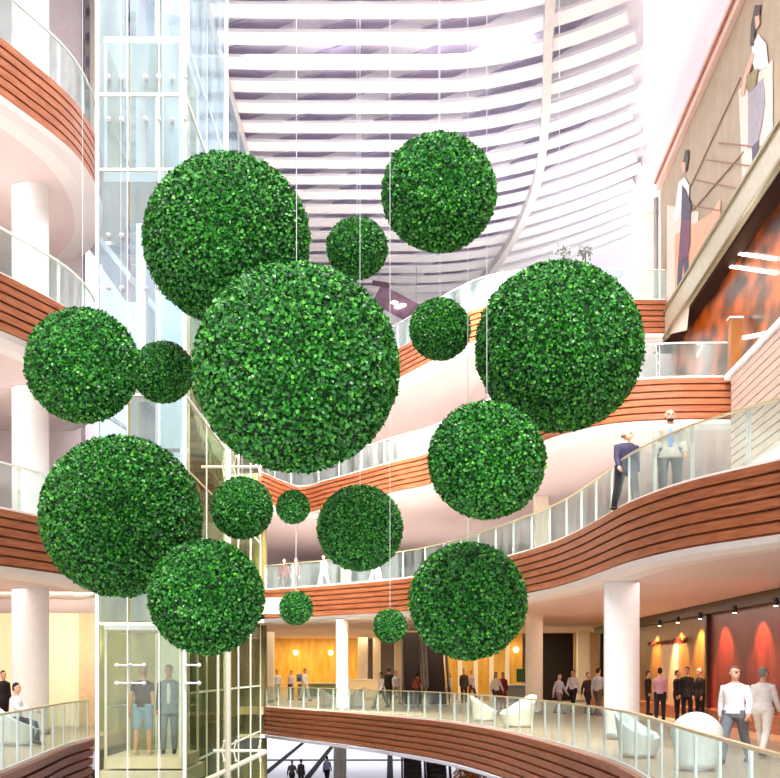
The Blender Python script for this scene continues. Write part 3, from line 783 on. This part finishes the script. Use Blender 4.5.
# ------------------------------------------------------------------ plants
def leaves(bm, c, r, n, L, seed, flat=1.0):
    rr = random.Random(seed)
    for k in range(n):
        d = Vector((rr.gauss(0, 1), rr.gauss(0, 1), rr.gauss(0, 1))).normalized(); p = Vector(c)+Vector((d.x*r, d.y*r, d.z*r*flat))*rr.uniform(.45, 1)
        a = Vector((rr.gauss(0, 1), rr.gauss(0, 1), rr.gauss(0, 1))).normalized(); w = a.orthogonal().normalized()
        l = L*rr.uniform(.7, 1.3)
        bm.faces.new([bm.verts.new(q) for q in (p, p+a*l*.5+w*l*.28, p+a*l, p+a*l*.5-w*l*.28)])
def plant(x, y, Y, z0, r, col, label, nm='potted_tree', L=.16, n=350):
    Y *= K; p = at(x, y, Y); t = thing(nm, label, 'potted tree', (p.x, Y, z0)); h = p.z-z0
    bm = bmesh.new(); leaves(bm, (0, 0, h), r, n, L, int(x)); obj('foliage', bm, pm('foliage_'+col, col, .5, var=.3, scale=5), t)
    bm = bmesh.new(); tube(bm, [(0, 0, .3), (.02, 0, h)], [.05, .02], 8); obj('trunk', bm, pm('bark', '5b4634', .8), t)
    bm = bmesh.new(); tube(bm, [(0, 0, 0), (0, 0, .42)], [.18, .26], 16); obj('pot', bm, pm('grey_pot', '8d8a86', .6), t)
plant(466, 772, 29.5, -5.3, .55, 'd8842a', 'orange leaved potted tree below the balcony, left one')
plant(484, 776, 28.5, -5.3, .6, 'b3541e', 'rust leaved potted tree below the balcony, right of the orange one')
plant(500, 778, 29.5, -5.3, .5, 'e0a040', 'amber leaved potted tree below the balcony, rightmost')
plant(563, 252, 27.7, 15.9, .28, '8f9492', 'sparse grey plant on the top balcony above the large right ball, left one', L=.2, n=60)
plant(585, 252, 27.7, 15.9, .28, '8f9491', 'sparse grey plant on the top balcony above the large right ball, right one', L=.2, n=60)

# ------------------------------------------------------------------ people
def remesh(bm, vox, name, it=3):
    bmesh.ops.recalc_face_normals(bm, faces=bm.faces)
    me = bpy.data.meshes.new(name); bm.to_mesh(me); bm.free()
    o = bpy.data.objects.new('tmp', me); C.objects.link(o)
    r = o.modifiers.new('r', 'REMESH'); r.mode = 'VOXEL'; r.voxel_size = vox
    s = o.modifiers.new('s', 'SMOOTH'); s.iterations = it; s.factor = .5
    dg = bpy.context.evaluated_depsgraph_get(); dg.update()
    m2 = bpy.data.meshes.new_from_object(o.evaluated_get(dg)); m2.name = name
    bpy.data.objects.remove(o); bpy.data.meshes.remove(me)
    for p in m2.polygons: p.use_smooth = True
    m2.materials.clear(); m2.materials.append(None)
    return m2
def V(*a): return Vector(a)
def figure(key, legs=((.0, .0), (.0, .0)), arms=((.05, .12, .15), (.05, .12, .15)), vox=.02, sleeve='long', bottom='long', coat=False, sit=False, hair='short', female=False, lean=0.0, turn=0.0, beard=False, front=False):
    """meshes of a 1.75 m figure facing -Y: body, top, bottoms, shoes, hair"""
    out = {}
    hips = {}; kn = {}; an = {}
    for s, (a, b) in zip((-1, 1), legs):
        h = V(.095*s, 0, .93); k = h+V(.01*s, -math.sin(a)*.44, -math.cos(a)*.44); f = k+V(0, -math.sin(a-b)*.41, -math.cos(a-b)*.41)
        hips[s], kn[s], an[s] = h, k, f
    drop = min(an[-1].z, an[1].z)-.085
    D = V(0, 0, -drop)
    for d in (hips, kn, an):
        for s in d: d[s] = d[s]+D
    def T(v):  # upper body lean about the hips
        v = v+D; y = v.y; z = v.z-(.93+D.z)
        return V(v.x, y*math.cos(lean)-z*math.sin(lean), z*math.cos(lean)+y*math.sin(lean)+.93+D.z)
    sh = {}; el = {}; wr = {}; hd = {}
    sw = .148 if female else .166
    for s, (a, sp, e) in zip((-1, 1), arms):
        S = T(V(sw*s, .0, 1.385)); d1 = V(s*math.sin(sp), -math.sin(a), -math.cos(a)).normalized()
        E = S+d1*.285; d2 = V(s*math.sin(sp)*.3, -math.sin(a+e), -math.cos(a+e)).normalized(); W = E+d2*.25
        sh[s], el[s], wr[s], hd[s] = S, E, W, d2
    def torso(bm, g=0.0, z0=.86, z1=1.5):
        rows = [(.86, .155, .105), (.93, .168, .118), (1.0, .160, .112), (1.09, .138, .102), (1.2, .150, .112), (1.32, .170, .120), (1.375, .160, .108), (1.42, .128, .090), (1.455, .098, .074), (1.49, .058, .058)]
        if female: rows = [(z, rx*(1.03 if z < 1.05 else .88), ry) for z, rx, ry in rows]
        rows = [r for r in rows if z0 <= r[0] <= z1]
        tube(bm, [T(V(0, 0, z)) for z, _, _ in rows], 1, 20, True, [(rx+g, ry+g) for _, rx, ry in rows])
    def leg(bm, s, g=0.0, full=1.0):
        h, k, f = hips[s], kn[s], an[s]
        pts = [h+V(0, 0, .06), h-V(0, 0, .05), h.lerp(k, .5), k, k.lerp(f, .35), k.lerp(f, .8), f]
        rad = [.092, .090, .072, .054, .056, .040, .037]
        n = 7 if full == 1 else 4
        tube(bm, pts[:n], [r+g for r in rad[:n]], 14)
    def arm(bm, s, g=0.0, n=6):
        S, E, W = sh[s], el[s], wr[s]
        pts = [S+V(-.06*s, 0, .012), S, S.lerp(E, .5), E, E.lerp(W, .4), W]
        rad = [.030, .050, .046, .038, .037, .026]
        tube(bm, pts[:n], [r+g for r in rad[:n]], 12)
    # body
    bm = bmesh.new(); torso(bm, 0, .86, 1.49)
    for s in (-1, 1):
        leg(bm, s); arm(bm, s)
        f = an[s]; tube(bm, [f+V(0, .05, -.05), f+V(0, -.03, -.045), f+V(0, -.12, -.058), f+V(0, -.17, -.066)], [.034, .036, .034, .02], 10)
        d = hd[s]; W = wr[s]; side = V(0, -1, 0) if abs(d.y) < .8 else V(0, 0, 1)
        side = (side-d*side.dot(d)).normalized(); nrm = d.cross(side)
        tube(bm, [W-d*.02, W+d*.03, W+d*.085], [.024, .034, .032], 10)
        inn = nrm*(1 if nrm.x*s < 0 else -1)
        for q, (o, l) in enumerate(((.030, .070), (.010, .080), (-.011, .074), (-.030, .058))):
            b0 = W+d*.075+side*o; b1 = b0+d*l*.5+side*o*.15+inn*l*.1; b2 = b1+d*l*.42+inn*l*.35
            tube(bm, [b0, b1, b2], [.0105, .0095, .008], 6)
        b0 = W+d*.03+side*.028; tube(bm, [b0, b0+side*.028+d*.028, b0+side*.036+d*.062+inn*.012], [.013, .011, .009], 6)
    nk = T(V(0, .0, 1.46)); hc = T(V(0, -.015, 1.635)); tube(bm, [nk, T(V(0, -.005, 1.56))], [.055, .052], 12)
    R_ = Matrix.Rotation(turn, 3, 'Z')
    def hp(x, y, z): return hc+R_ @ V(x*1.08, y*1.08, z*1.06)
    tube(bm, [hp(0, -.035, -.118), hp(0, -.028, -.10), hp(0, -.018, -.06), hp(0, -.004, 0), hp(0, 0, .05), hp(0, .005, .09), hp(0, .005, .112)], 1, 18, True, [(.022, .022), (.045, .05), (.062, .078), (.074, .092), (.073, .092), (.052, .068), (.02, .03)])
    tube(bm, [hp(0, -.085, .03), hp(0, -.112, -.018), hp(0, -.098, -.03)], [.009, .016, .011], 8)
    tube(bm, [hp(-.045, -.082, .035), hp(0, -.094, .038), hp(.045, -.082, .035)], .011, 6)
    tube(bm, [hp(-.022, -.088, -.058), hp(0, -.097, -.056), hp(.022, -.088, -.058)], .010, 6)
    for s in (-1, 1): ball(bm, hp(.077*s, .008, -.005), .02, 1, (.6, .9, 1.4))
    out['body'] = remesh(bm, vox*.72 if vox < .015 else vox*.85, 'body', 2)
    # eyes
    bm = bmesh.new()
    bm.free()
    for s in (-1, 1):
        bm = bmesh.new(); ball(bm, hp(.030*s, -.086, .012), .012, 2, (1.3, .6, .8)); out['eye%d' % s] = mesh('eye', bm, True); out['eye%d' % s].materials.append(None)
    # top
    bm = bmesh.new(); torso(bm, .016, .9 if not coat else .86, 1.46)
    if coat: tube(bm, [T(V(0, 0, 1.05)), T(V(0, 0, .9)), T(V(0, .0, .78))], 1, 20, True, [(.16, .125), (.19, .145), (.195, .15)])
    for s in (-1, 1): arm(bm, s, .014, 6 if sleeve == 'long' else 3)
    tube(bm, [T(V(0, 0, 1.44)), T(V(0, -.003, 1.495))], [.072, .058], 12)
    out['top'] = remesh(bm, vox*.8, 'top', 2)
    if front:
        bm = bmesh.new(); tube(bm, [T(V(0, -.112, .98)), T(V(0, -.118, 1.2)), T(V(0, -.108, 1.36)), T(V(0, -.055, 1.46))], 1, 14, True, [(.035, .03), (.045, .03), (.045, .03), (.03, .025)])
        out['inner_shirt'] = remesh(bm, .014, 'inner_shirt', 2)
    if beard:
        bm = bmesh.new(); ball(bm, hp(0, -.055, -.088), .05, 2, (1.05, .95, .75)); out['beard'] = mesh('beard', bm, True); out['beard'].materials.append(None)
    # bottoms
    bm = bmesh.new(); torso(bm, .012, .86, 1.02)
    if bottom == 'skirt':
        m = (kn[-1]+kn[1])/2; tube(bm, [V(0, 0, .95)+D, V(0, -.01, .8)+D, m+V(0, 0, .02)], 1, 20, True, [(.17, .13), (.19, .15), (.17, .15)])
    else:
        for s in (-1, 1): leg(bm, s, .016 if bottom == 'long' else .026, 1.0 if bottom == 'long' else .5)
    out['trousers' if bottom != 'skirt' else 'skirt'] = remesh(bm, vox*.8, 'trousers' if bottom != 'skirt' else 'skirt', 2)
    for s in (-1, 1):
        bm = bmesh.new(); f = an[s]; tube(bm, [f+V(0, .07, -.045), f+V(0, .03, -.03), f+V(0, -.04, -.04), f+V(0, -.13, -.05), f+V(0, -.19, -.06)], [.036, .046, .044, .043, .026], 12)
        bmesh.ops.scale(bm, vec=(1, 1, .99), verts=bm.verts)
        out['shoe%d' % s] = remesh(bm, .014, 'shoe', 2)
    bm = bmesh.new()
    if hair != 'bald':
        tube(bm, [hp(0, .035, -.06), hp(0, .026, -.02), hp(0, .020, .03), hp(0, .012, .075), hp(0, .01, .108), hp(0, .01, .124)], 1, 18, True, [(.055, .052), (.072, .075), (.080, .085), (.076, .085), (.052, .06), (.02, .02)])
        if hair == 'long': tube(bm, [hp(0, .04, .04), hp(0, .07, -.06), hp(0, .075, -.2)], 1, 14, True, [(.075, .06), (.08, .05), (.06, .035)])
    else:
        tube(bm, [hp(0, .05, -.06), hp(0, .045, -.03), hp(0, .04, .01), hp(0, .035, .03)], 1, 16, True, [(.06, .045), (.072, .056), (.074, .062), (.06, .055)])
    out['hair'] = remesh(bm, .014, 'hair', 2)
    return out
FIG = {}
def person(x, feet, rz, key, label, top, bot, hairc='2a1d18', shoes='1e1a1a', skin='d9a78c', H=1.75, z=0, Y=None, bulk=1.0, inner='e8ecf4', **kw):
    if key not in FIG: FIG[key] = figure(key, **kw)
    Y = F*(ZC-z)/(feet-CY) if Y is None else Y*K
    X = (x-CX)*Y/F; t = thing('person', label, 'person', (X, Y, z), rz); s = H/1.75
    cols = {'body': skin, 'eye-1': '1c1614', 'eye1': '1c1614', 'top': top, 'trousers': bot, 'skirt': bot, 'shoe-1': shoes, 'shoe1': shoes, 'hair': hairc, 'beard': '3a2620', 'inner_shirt': inner}
    for k, me in FIG[key].items():
        nm = k.rstrip('-1') if k[:3] in ('sho', 'eye') else k
        o = bpy.data.objects.new({'top': 'shirt'}.get(nm, nm), me); C.objects.link(o); o.parent = t; o.scale = (s*bulk, s*bulk, s)
        o.material_slots[0].link = 'OBJECT'; o.material_slots[0].material = pm('cloth_'+cols[k] if k != 'body' else 'skin_'+cols[k], cols[k], .75 if k != 'body' else .55, var=.08, scale=14)
    return t
W1 = dict(legs=((.42, .12), (-.30, .25)), arms=((-.25, .25, .15), (.30, .30, .35)))
W2 = dict(legs=((-.25, .28), (.32, .10)), arms=((.3, .15, .3), (-.2, .15, .2)))
ST = dict(legs=((.05, .02), (-.03, .02)), arms=((.05, .14, .2), (.0, .14, .3)))
# near people
person(735, 764, -.55, 'near1', 'person in white long-sleeved shirt and grey trousers striding behind the rail', 'f6f3f5', '6f747c', '6a5248', H=1.78, bulk=1.15, vox=.013, turn=.9, **W1)
person(763, 757, 2.5, 'near2', 'person with grey hair in white shirt and white trousers at the right edge', 'f6f3f3', 'efe8e0', '8f8480', H=1.74, bulk=1.1, vox=.013, turn=-.3, **W2)
person(626, 0, .2, 'near3', 'person in dark navy checked jacket on upper balcony, left of the pair', '2e2a44', '3a3a40', '8f8078', H=1.86, z=5.3, Y=15.9, bulk=1.25, vox=.014, coat=True, hair='bald', turn=.6, lean=.06, **W2)
person(670, 0, -.15, 'near4', 'person with bald head and beard in beige jacket on upper balcony, right of the pair', 'b5aa9c', '4c4a50', '4a3a34', H=1.84, z=5.3, Y=14.75, bulk=1.35, vox=.014, coat=True, hair='bald', turn=.1, beard=True, front=True, inner='7f9cc4', **ST)
person(143, 754.5, 2.9, 'lift1', 'person in brown t-shirt and denim shorts riding in the glass lift', '40301c', '8ba6c8', 'b89a78', 'e0c8b0', H=1.76, vox=.016, sleeve='short', bottom='short', legs=((.12, .1), (-.12, .1)), arms=((.1, .1, .1), (-.1, .35, .1)))
person(169, 753.5, .1, 'lift2', 'person in grey suit riding in the glass lift', '7f8f98', '66757c', '8a6a50', H=1.76, vox=.016, coat=True, front=True, **ST)
# mid people
k1 = dict(vox=.02)
person(660, 723, 2.9, 'pinkt', 'person in pink t-shirt seen from behind before the brown shop', 'd6a8b8', '2c2a34', '1c1412', H=1.76, vox=.018, sleeve='short', legs=((.15, .1), (-.15, .1)), arms=((.05, .15, .1), (0, .15, .1)))
person(677, 721, 1.0, 'stand', 'person in dark clothes before the pale shop doorway', '2a2028', '241c22', H=1.68, **k1, **ST)
person(687, 722.5, -.4, 'coat', 'person in black suit in the middle of the doorway group', '16161c', '16161c', H=1.78, vox=.02, coat=True, **ST)
person(700, 723.5, -1.2, 'coat', 'person in black suit on the right of the doorway group', '1a1614', '1a1614', 'b8a090', H=1.74)
person(648, 715, 1.2, 'stand', 'person in black beside the thickest white column', '1c1618', '241e1e', H=1.66)
WK = dict(vox=.02, **W1); WK2 = dict(vox=.02, **W2)
person(559, 714, .7, 'walk1', 'person in pale grey shirt left of the dark shop opening', 'b9b4c4', '8a6a70', H=1.6, **WK)
person(573, 711, -.6, 'walk2', 'person in white and dark trousers stepping out of dark shop opening', 'dfe2ee', '2e2a30', '1a1210', H=1.74, **WK2)
person(588, 715, .5, 'walk1', 'person in dark brown clothes walking beside a grey-shirted one', '3a241e', '241c1e', H=1.66)
person(598, 716, 2.4, 'walk2', 'person in pale grey shirt and olive trousers before the tan wall', 'b4b0b8', '5c5040', H=1.8)
person(496, 710, .3, 'fem', 'person in white top and dark trousers behind the cream tub chairs', 'f2eeee', '5a3c3c', H=1.66, vox=.02, female=True, hair='long', **W1)
person(503, 709, -.2, 'skirt', 'person in dark red dress beside the one in white top', '8c2a34', '8c2a34', H=1.6, vox=.02, female=True, bottom='skirt', hair='long', **ST)
person(464, 703, .2, 'coat', 'person in grey-brown suit right of the escalators', '3c3430', '332c2a', H=1.78)
person(472, 702, .9, 'walk2', 'person in mauve shirt next to the suited one', 'a890a0', '4a3440', H=1.7)
person(449, 703, -.7, 'fem', 'person in beige top before the right escalator', 'd8c8b0', 'c0a890', H=1.62)
person(416, 708, 2.8, 'red', 'person in rust red top bending before the escalators', 'a4483a', '4a3a38', H=1.62, vox=.02, lean=.35, sleeve='short', **ST)
person(381, 708, -1.0, 'walk1', 'person in white coat left of a black-clad one', 'eeecee', '4c5048', H=1.66)
person(389, 704, 3.0, 'coat', 'person in black top before the narrow pillars', '2a2a26', '3a3a34', H=1.82)
person(396, 704, .4, 'walk2', 'person in white shirt just left of the escalators', 'ece8ee', 'b8b0b0', H=1.7)
person(277, 700, .3, 'walk1', 'person in white shirt farthest left on lounge floor', 'dfe4e2', 'a8b4b4', '1c1412', H=1.8)
person(291, 700, -.6, 'stand', 'person in white top and dark trousers below the golden wall', 'e8dfe4', '3c3c30', '3a1c18', H=1.7)
person(305, 701, .9, 'walk2', 'person in white carrying a blue backpack below the golden wall', 'e4e8f0', 'e6e0dc', '4a1e14', H=1.84)
# backpack
p = at(304, 690, F*ZC/29-.3)
t = thing('backpack', 'blue backpack on the back of the person in white', 'backpack', (p.x-.28, F*ZC/29-.15, 1.1)); bm = bmesh.new(); bx(bm, 0, 0, .2, .3, .18, .45); obj('pack', bm, pm('blue_nylon', '6f8fb4', .6), t, bevel=.05); obj('pocket', B(0, -.11, .12, .22, .06, .2), pm('navy_nylon', '3c5478', .6), t, bevel=.02)
# ground floor people
person(292, 0, .4, 'walk1', 'person in olive top down on the ground floor, leftmost', '7c7a68', '4a4c48', H=1.75, z=-5.3, Y=41.6)
person(301, 0, 2.6, 'coat', 'person in dark grey coat down on the ground floor', '55545a', '3c3c40', H=1.75, z=-5.3, Y=41.6)
person(327, 0, 2.9, 'walk2', 'person in pale blue shirt and black trousers down on the ground floor', 'b4c0dc', '1c1c28', H=1.78, z=-5.3, Y=43)
# second level people
person(284, 0, .4, 'fem', 'person in dark red on second level at the far left of the glass', '6a2a2c', '4c3030', H=1.72, z=5.3, Y=33)
person(296, 0, -.4, 'stand', 'person in brown on second level beside the one in red', '5a3a30', '3c2c2c', H=1.7, z=5.3, Y=33)
person(376, 0, .8, 'walk2', 'person in white on second level behind glass above the tiny lowest ball', 'f0f0f4', 'dcdce4', H=1.7, z=5.3, Y=29.9)
person(324, 0, -.8, 'walk1', 'person in white on second level left of the pillar', 'f0f0f0', 'd8dcd8', H=1.55, z=5.3, Y=31)
person(53, 0, .8, 'fem', 'person with brown hair on second left level beside the column', '7a5a50', '4c3c40', '4a2a1c', H=1.72, z=5.3, Y=19.4)
# seated person lower left
SIT = dict(legs=((1.45, 1.35), (1.35, 1.2)), arms=((.7, .1, .9), (.6, .1, .8)), vox=.018, sleeve='long', hair='short')
person(16, 745, 1.3, 'sit', 'person in white blouse and navy trousers sitting in the teal tub chair', 'f4eef0', '1c2038', '16100f', H=1.72, **SIT)
person(3, 731, .8, 'coat', 'person in black standing behind the seated one at left edge', '1c1416', '1c1416', '1c1210', H=1.66)

# ------------------------------------------------------------------ camera, world, lights
cam = bpy.data.cameras.new('camera'); co = bpy.data.objects.new('camera', cam); C.objects.link(co)
co.location = (0, 0, ZC); co.rotation_euler = (PI/2, 0, 0); cam.sensor_width = 36; cam.lens = 36*F/780; cam.shift_y = (CY-389)/780; cam.clip_end = 300; cam.clip_start = .05
bpy.context.scene.camera = co
w = bpy.data.worlds.new('world'); bpy.context.scene.world = w; w.use_nodes = True
bg = w.node_tree.nodes['Background']; bg.inputs[0].default_value = (.93, .95, 1, 1); bg.inputs[1].default_value = 1.3
def area(x, y, z, sx, sy, e, col=(1, 1, 1), rot=(0, 0, 0), spread=180):
    y *= K; sy *= K; e *= 1.5
    l = bpy.data.lights.new('area', 'AREA'); l.shape = 'RECTANGLE'; l.size = sx; l.size_y = sy; l.energy = e; l.color = col; l.spread = math.radians(spread)
    o = bpy.data.objects.new('area_light', l); C.objects.link(o); o.location = (x, y, z); o.rotation_euler = rot; return o
s = bpy.data.lights.new('sun', 'SUN'); s.energy = 2.4; s.angle = math.radians(12); so = bpy.data.objects.new('sun', s); C.objects.link(so)
so.rotation_euler = Vector((.02, .72, -.85)).to_track_quat('-Z', 'Y').to_euler()
area(0, 20, 22.9, 10, 24, 1500, (1, .98, .97))                        # added daylight fill below the closed roof, pointing down
area(0, 12, 22.5, 12, 5, 2600, (1, .98, .97), (math.radians(50), 0, 0), 75)  # added fill under the roof, tilted toward the far fascias
area(6, 31, 17.3, 8, 6, 330, (1, .98, 1), (PI, 0, 0))               # added unseen fill aimed up at the roof ribs
area(-1, 22, 17.5, 8, 10, 190, (1, .98, 1), (PI, 0, 0))  # second upward fill, also added for the roof
area(0, 24, 22.6, 10, 3, 3600, (1, .97, .94), (math.radians(40), 0, 0), 70)  # another added unseen fill, brightening the distant boards
area(8.6, 21.5, 12.6, 3, 6, 45, (1, .75, .45), (0, -PI/2, 0))  # added warm fill brightening the orange front
area(-9.6, 19.4, 3.0, 3, 1, 60, (1, .95, .8), (PI/2, 0, 0))  # added fill brightening the cream panel
for z, e in ((3.8, 260), (9.1, 260), (14.4, 260)):
    area(-12, 16.5, z, 5, 6, e, (1, .95, .9))
area(8, 22, 3.8, 3, 12, 160, (1, .95, .9)); area(7, 16, 3.8, 2, 5, 90, (1, .93, .86))
area(-1, 38, 3.8, 12, 8, 420, (1, .86, .6)); area(-5, 44.5, 3.8, 8, 2, 220, (1, .8, .45)); area(6, 37, 3.8, 6, 4, 220, (1, .84, .55))
area(0, 38, 9.1, 16, 6, 400, (1, .95, .92)); area(8, 25, 9.1, 4, 8, 160, (1, .95, .92))
area(2, 38, 14.4, 14, 6, 400, (1, .95, .92))
area(0, 50, -1.6, 30, 30, 420, (1, .98, 1))
area(-6.65, 26.5, 3.9, .6, 10, 60, (1, .9, .6)); area(-6.65, 26.5, 9.4, .6, 10, 60, (1, .9, .7))
sc = bpy.context.scene; sc.view_settings.view_transform = 'Standard'; sc.view_settings.look = 'None'; sc.view_settings.gamma = 1; sc.view_settings.exposure = .4
sc.view_settings.use_curve_mapping = False
